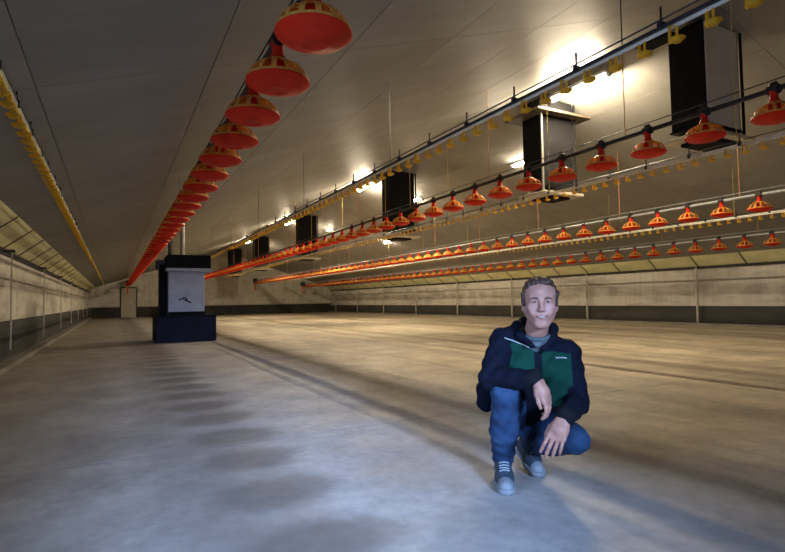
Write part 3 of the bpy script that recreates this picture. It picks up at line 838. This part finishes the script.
def build_man():
    # ---------------- body (skin): head, neck, trunk, limbs and hands as one surface
    F = Field((-.17, -.47, .0), (.47, .36, 1.04), .0036)
    F.ell((.165, .03, .58), (.135, .085, .14), .03)
    F.ell((.15, .12, .40), (.115, .085, .13), .05)
    F.ell((.145, .19, .28), (.125, .085, .085), .05)
    F.cone((.168, -.01, .70), HC+np.array((0, .035, -.055)), .058, .052, .03)
    F.cone(shR+[.03, 0, -.01], (.168, .0, .69), .045, .05, .03); F.cone(shL+[-.03, 0, -.01], (.168, .0, .69), .045, .05, .03)
    for a, b, c in ((shR, elR, wrR), (shL, elL, wrL)):
        F.cone(a, b, .043, .034, .02); F.cone(b, c, .034, .024, .015)
    for a, b, c in ((hipR, knR, anR), (hipL, knL, anL)):
        F.cone(a, b, .070, .046, .03); F.cone(b, b+(c-b)*.35, .045, .046, .02); F.cone(b+(c-b)*.35, c, .046, .030, .02)
    F.cone(anR, anR+np.array((.006, -.15, -.045)), .030, .026, .02); F.cone(anL, anL+np.array((.035, -.10, -.085)), .030, .024, .02)
    # head
    h = HC
    F.ell(h+[0, .022, .030], (.0755, .094, .086), .02)
    F.ell(h+[0, -.012, -.026], (.0625, .078, .088), .03)
    F.ell(h+[0, -.012, .045], (.066, .078, .060), .03)            # forehead
    F.ell(h+[0, -.060, -.096], (.024, .020, .018), .024)          # chin
    for s in (-1, 1):
        F.cone(h+[s*.050, .005, -.048], h+[s*.016, -.058, -.095], .019, .017, .026)   # jaw line
        F.ell(h+[s*.043, -.062, -.018], (.022, .015, .016), .020)                      # cheek bone
        F.ell(h+[s*.077, .012, -.012], (.010, .019, .031), .008)                       # ear
        F.ell(h+[s*.077+s*.006, .006, -.010], (.005, .009, .018), .004, 'sub')
        F.cone(h+[s*.012, -.087, .028], h+[s*.046, -.072, .027], .009, .008, .014)     # brow ridge
        F.ell(h+[s*.031, -.094, .008], (.017, .012, .010), .012, 'sub')                # eye socket
        F.ell(h+[s*.030, -.072, .007], (.0140, .0120, .0115), .003)                    # lids
        F.ell(h+[s*.0105, -.097, -.032], (.0075, .008, .0065), .006)                   # nostril wings
        F.ell(h+[s*.034, -.068, -.045], (.018, .013, .015), .020)                      # smiling cheeks
        F.cone(h+[0, -.0800, -.0600], h+[s*.024, -.0690, -.0570], .0042, .0030, .008)  # upper lip
        F.cone(h+[0, -.0790, -.0715], h+[s*.022, -.0690, -.0620], .0046, .0030, .008)  # lower lip
    F.cone(h+[0, -.084, .020], h+[0, -.106, -.026], .0085, .0110, .013)               # nose
    F.ell(h+[0, -.070, -.062], (.030, .014, .018), .018)
    # hands: the right one hangs off the forearm, the left one over the knee
    hand(F, wrR+np.array((.012, -.008, -.006)), (.42, -.10, -.90), (.80, -.50, .35), (-.3, -.9, -.2), (.30, .50, .40), .02, .30)
    hand(F, wrL+np.array((-.006, -.010, -.006)), (-.42, -.28, -.86), (-.10, -.92, .35), (-1, 0, 0), (.14, .30, .24), .14, .45)
    me, V, Q = F.mesh('body')
    cen = V[Q].mean(1)-h
    idx = np.zeros(len(Q), int)
    lip = (np.abs(cen[:, 0]) < .026) & (cen[:, 1] < -.066) & (cen[:, 2] < -.0555+4*cen[:, 0]**2) & (cen[:, 2] > -.0765+20*cen[:, 0]**2)
    idx[lip] = 1
    body = link('body', me, ['skin', 'lip'], man); set_mats(me, idx)
    body['label'] = 'fair skin of face and hands'
    # eyes, brows, teeth
    def blob(name, items, m, res, parent):
        lo = np.min([np.array(c)-np.array(r).max() for c, r, *_ in items], 0)-.012; hi = np.max([np.array(c)+np.array(r).max() for c, r, *_ in items], 0)+.012
        G = Field(lo, hi, res)
        for it in items: G.ell(it[0], it[1], .004, rot=it[2] if len(it) > 2 else None)
        mm, _, _ = G.mesh(name); return link(name, mm, m, parent)
    for s in (-1, 1):
        ey = blob('eye', [(h+[s*.030, -.0795, .0075], (.0105, .0078, .0040))], 'eye_white', .0018, body)
        blob('eyebrow', [(h+[s*(.018+.008*q), -.0925+.0030*q*q*.5, .0255+.0016*q-.0007*q*q] , (.0075, .0055, .0042)) for q in range(4)], 'brow', .002, body)
        G = Field(h+[s*.030-.014, -.10, -.006], h+[s*.030+.014, -.07, .022], .0016)
        G.ell(h+[s*.030+.0005, -.0865, .0075], (.0062, .0032, .0044), 0); mm, _, _ = G.mesh('iris'); link('iris', mm, 'iris', body)
    def on_face(px, pz):
        m = ((V[:, 0]-h[0]-px)**2+(V[:, 2]-h[2]-pz)**2 < .005**2) & (V[:, 1] < h[1])
        return np.array((h[0]+px, V[m, 1].min(), h[2]+pz))
    for nm, hw, z0, cur, r, m_ in (('mouth_line', .027, -.0660, 11.0, .0024, 'brow'), ('teeth', .015, -.0640, 7.0, .0026, 'teeth')):
        P = [on_face(hw*q/5, z0+cur*(hw*q/5)**2) for q in range(-5, 6)]
        bm = bmesh.new()
        for p, q in zip(P, P[1:]): add_tube(bm, p, q, r, 6)
        link(nm, bm_mesh(bm), m_, body)

    # ---------------- hair
    F = Field(h+[-.115, -.125, -.09], h+[.115, .145, .145], .0034)
    F.ell(h+[0, .026, .036], (.0830, .101, .0915), .02)
    F.ell(h+[.014, -.026, .098], (.050, .045, .024), .02)
    F.ell(h+[-.028, -.022, .094], (.036, .040, .022), .02)
    for s in (-1, 1):
        F.cone(h+[s*.076, -.020, .045], h+[s*.0755, -.014, -.008], .012, .007, .015)
    F.ell(h+[0, .075, -.035], (.060, .045, .050), .03)
    x, y, z = F.ax[0][:, None, None]-h[0], F.ax[1][None, :, None]-h[1], F.ax[2][None, None, :]-h[2]
    F.F += (.0022*np.sin(170*x+45*z+40*np.sin(20*y)*.05)+.0018*np.sin(120*y-90*z+60*x)+.0012*np.sin(260*x-140*y)).astype(np.float32)
    # face opening and ears
    F.ell(h+[.004, -.112, .010], (.060, .078, .090), .012, 'sub')
    F.ell(h+[0, -.085, -.085], (.085, .085, .085), .010, 'sub')
    for s in (-1, 1): F.ell(h+[s*.080, .014, -.020], (.020, .020, .032), .006, 'sub')
    F.half(h+[0, .10, -.075], (0, .3, -1))
    me, V, Q = F.mesh('hair')
    o = link('hair', me, 'hair_brown', man); o['label'] = 'short brown hair'

    # ---------------- jacket
    F = Field((-.20, -.42, .16), (.48, .36, .87), .0052)
    F.ell((.165, .025, .575), (.168, .115, .155), .03)
    F.ell((.168, .01, .66), (.150, .088, .078), .04)
    F.ell((.155, .10, .43), (.150, .125, .16), .06)
    F.ell((.14, .18, .33), (.165, .125, .10), .05)
    F.cone(shR+[.06, 0, .012], (.165, .005, .72), .055, .058, .03); F.cone(shL+[-.06, 0, .012], (.172, .005, .71), .055, .058, .03)
    F.cone(shR+[.008, 0, -.012], elR, .066, .057, .03); F.cone(elR, elR+(wrR-elR)*.97, .056, .044, .012)
    F.cone(shL+[-.005, 0, -.012], elL, .068, .058, .03); F.cone(elL, elL+(wrL-elL)*.96, .056, .045, .012)
    # hem of the jacket bulging at his hip, on the viewer's left
    F.cone((-.075, .02, .455), (-.085, .035, .375), .045, .042, .03); F.cone((-.075, .02, .455), (.03, .12, .47), .045, .08, .04)
    # right front flap hanging over the thigh
    F.cone((.26, -.055, .56), (.275, -.075, .40), .075, .05, .04)
    F.cone((.10, -.03, .55), (.09, -.06, .46), .07, .05, .04)
    # collar wings standing around the neck
    col = [(.105, -.065, .735), (.088, .00, .775), (.115, .055, .79), (.175, .075, .795), (.235, .055, .785), (.262, .0, .765), (.248, -.065, .722)]
    for a, b in zip(col, col[1:]): F.cone(a, b, .026, .026, .012)
    F.cone(col[0], (.150, -.105, .690), .028, .016, .012); F.cone(col[-1], (.205, -.105, .672), .030, .016, .012)
    # folds
    F.ripple(.0024, 40, 20, 90, .4); F.ripple(.0022, -75, 30, 60, 2.0)
    # neck opening and V at the front
    F.cone((.172, .0, .69), HC+np.array((-.002, .02, -.05)), .052, .066, .006, 'sub')
    F.cone((.178, -.135, .665), (.182, -.11, .79), .012, .060, .006, 'sub')
    F.half((.14, .2, .235), (0, .25, -1))
    me, V, Q = F.mesh('jacket')
    cen = V[Q].mean(1); nrm = np.cross(V[Q][:, 2]-V[Q][:, 0], V[Q][:, 3]-V[Q][:, 1]); nrm /= np.linalg.norm(nrm, axis=1)[:, None]+1e-9
    idx = np.zeros(len(Q), int)
    a, yy, z = cen[:, 0], cen[:, 1], cen[:, 2]
    def seg_d(P, p, q):
        p, q = np.array(p), np.array(q); v = q-p; t = np.clip(((P-p)@v)/(v@v), 0, 1); return np.linalg.norm(P-p-t[:, None]*v, axis=1)
    armR = np.minimum(seg_d(cen, shR, elR), seg_d(cen, elR, wrR)); armL = np.minimum(seg_d(cen, shL, elL), seg_d(cen, elL, wrL))
    front = (nrm[:, 1] < -.15) & (armR > .073) & (armL > .060)
    gl = front & (a > .018) & (a < .160) & (z < .712-.30*(a-.02)) & (z > .54)
    gr = front & (a > .196+.10*(.68-z)*0) & (a < .335) & (z < .660-.10*(a-.2)) & (z > .40)
    idx[gl | gr] = 1
    zipm = front & (np.abs(a-(.178)) < .007) & (z < .67)
    idx[zipm] = 2
    idx[(z > .735) & (a > .10) & (a < .25) & (armR > .09)] = 2
    for wr_, el_ in ((wrR, elR), (wrL, elL)):
        v = (wr_-el_)/np.linalg.norm(wr_-el_); t = (cen-el_)@v; L_ = np.linalg.norm(wr_-el_)
        idx[(t > L_*.90) & (np.linalg.norm(cen-wr_, axis=1) < .075)] = 2
    jk = link('jacket', me, ['jacket_navy', 'jacket_green', 'jacket_black'], man); set_mats(me, idx)
    jk['label'] = 'navy work jacket with dark green chest panels'
    # pale piping above the chest panels, laid on the cloth
    def on_cloth(px, pz):
        d2 = (V[:, 0]-px)**2+(V[:, 2]-pz)**2
        near = d2 < .007**2
        return np.array((px, V[near, 1].min()-.001 if near.any() else -.1, pz))
    for pts in ([(.022, .722), (.06, .708), (.10, .692), (.145, .675)], [(.262, .628), (.29, .628), (.318, .626)]):
        dense = []
        for (x0, z0), (x1, z1) in zip(pts, pts[1:]):
            for q in range(5): dense.append((x0+(x1-x0)*q/5, z0+(z1-z0)*q/5))
        P = [on_cloth(*p) for p in dense]
        bm = bmesh.new()
        for p, q in zip(P, P[1:]): add_tube(bm, p, q, .0028, 6)
        link('piping', bm_mesh(bm), 'piping', jk)
    # zip pull line
    # ---------------- shirt in the collar opening
    F = Field((.07, -.16, .60), (.29, .12, .82), .004)
    F.cone((.172, -.005, .66), HC+np.array((-.004, .022, -.082)), .066, .060, .01)
    F.cone((.135, -.085, .735), (.172, -.110, .690), .014, .012, .008); F.cone((.215, -.085, .735), (.180, -.110, .690), .014, .012, .008)
    F.half((.175, -.06, .748), (0, -.35, 1))
    F.cone((.172, -.005, .66), HC+np.array((0, .02, -.04)), .050, .0575, .003, 'sub')
    me, V2, Q2 = F.mesh('shirt'); o = link('shirt', me, 'shirt_grey', man); o['label'] = 'grey patterned shirt collar'

    # ---------------- jeans
    F = Field((-.12, -.31, .03), (.46, .36, .60), .005)
    F.ell((.142, .195, .285), (.155, .115, .105), .04)
    F.cone(hipR, knR, .092, .066, .03); F.cone(hipL, knL, .088, .066, .03)
    F.cone(knR, knR+(anR-knR)*.5, .064, .070, .02); F.cone(knR+(anR-knR)*.5, anR+np.array((0, .0, .03)), .070, .054, .02)
    F.ell(knR+[0, -.012, .004], (.058, .05, .062), .02)
    F.cone(knL, knL+(anL-knL)*.5, .062, .062, .012); F.cone(knL+(anL-knL)*.5, anL+np.array((.01, -.01, .012)), .062, .050, .02)
    F.ripple(.0016, 20, 35, 120, .9); F.ripple(.0014, 60, -50, 85, 0)
    F.half(anR+[0, 0, .012], (0, .15, -1))
    me, V, Q = F.mesh('jeans'); o = link('jeans', me, 'denim', man); o['label'] = 'blue denim jeans'

    # ---------------- shoes
    def shoe(heel, toe, ank, yaw_w=.043):
        heel, toe, ank = np.array(heel), np.array(toe), np.array(ank)
        lo = np.minimum(np.minimum(heel, toe), ank)-.09; hi = np.maximum(np.maximum(heel, toe), ank)+.09
        d = toe-heel; Ld = np.linalg.norm(d); d = d/Ld
        F = Field(lo, hi, .0042)
        mid = heel+d*Ld*.55
        F.cone(heel+[0, 0, .030], ank, .036, .044, .03)
        F.cone(heel+[0, 0, .028], mid+[0, 0, .024], .036, .043, .02)
        F.cone(mid+[0, 0, .024], toe+[0, 0, .010]-d*.035, .044, .036, .02)
        F.cone(ank+[0, -.01, 0], mid+[0, 0, .040], .042, .034, .02)
        G = Field(lo, hi, .0042)
        G.cone(heel, mid, .040, .046, .02); G.cone(mid, toe-d*.030, .047, .041, .02)
        side = np.cross(d, (0, 0, 1.)); side /= np.linalg.norm(side); nz = np.cross(side, d)
        F.half(heel+nz*.004, -nz)
        F.cone(ank+[0, .01, .02], ank+[0, .01, .09], .032, .034, .004, 'sub')
        G.half(heel-nz*.014, -nz); G.half(heel+nz*.012, nz)
        me, V, Q = F.mesh('shoe')
        cen = V[Q].mean(1); t = (cen-heel)@d/Ld
        idx = np.where((t > .80), 1, 0)
        s = link('shoe', me, ['shoe_blue', 'shoe_sole'], man); set_mats(me, idx); s['label'] = 'blue grey sneaker with pale laces'
        mg, _, _ = G.mesh('sole'); link('sole', mg, 'shoe_sole', s)
        # laces across the instep
        for q in range(6):
            f = q/5.0
            base = (ank+[0, -.035, .018])*(1-f)+(mid+d*.03+[0, 0, .070])*f
            w = .026
            line = []
            for k in range(7):
                o = (k/6-.5)*2*w
                P = base+side*o
                # push onto the shoe surface along the camera-up direction
                dd = np.linalg.norm(V-P, axis=1); j = dd.argmin(); out = V[j]
                line.append(out+nz*.002-d*0+np.array((0, -.002, .001)))
            bm = bmesh.new()
            for p, r_ in zip(line, line[1:]):
                if np.linalg.norm(p-r_) > 1e-4: add_tube(bm, p, r_, .0034, 6)
            link('lace', bm_mesh(bm), 'lace', s)
        return s
    shoe((-.006, .060, .016), (.012, -.215, .016), (-.001, -.002, .10))
    shoe((.112, .262, .075), (.182, .058, .016), (.135, .20, .155))
build_man()
tag(man, 'man crouching on the floor in a navy and green work jacket and blue jeans', 'person')
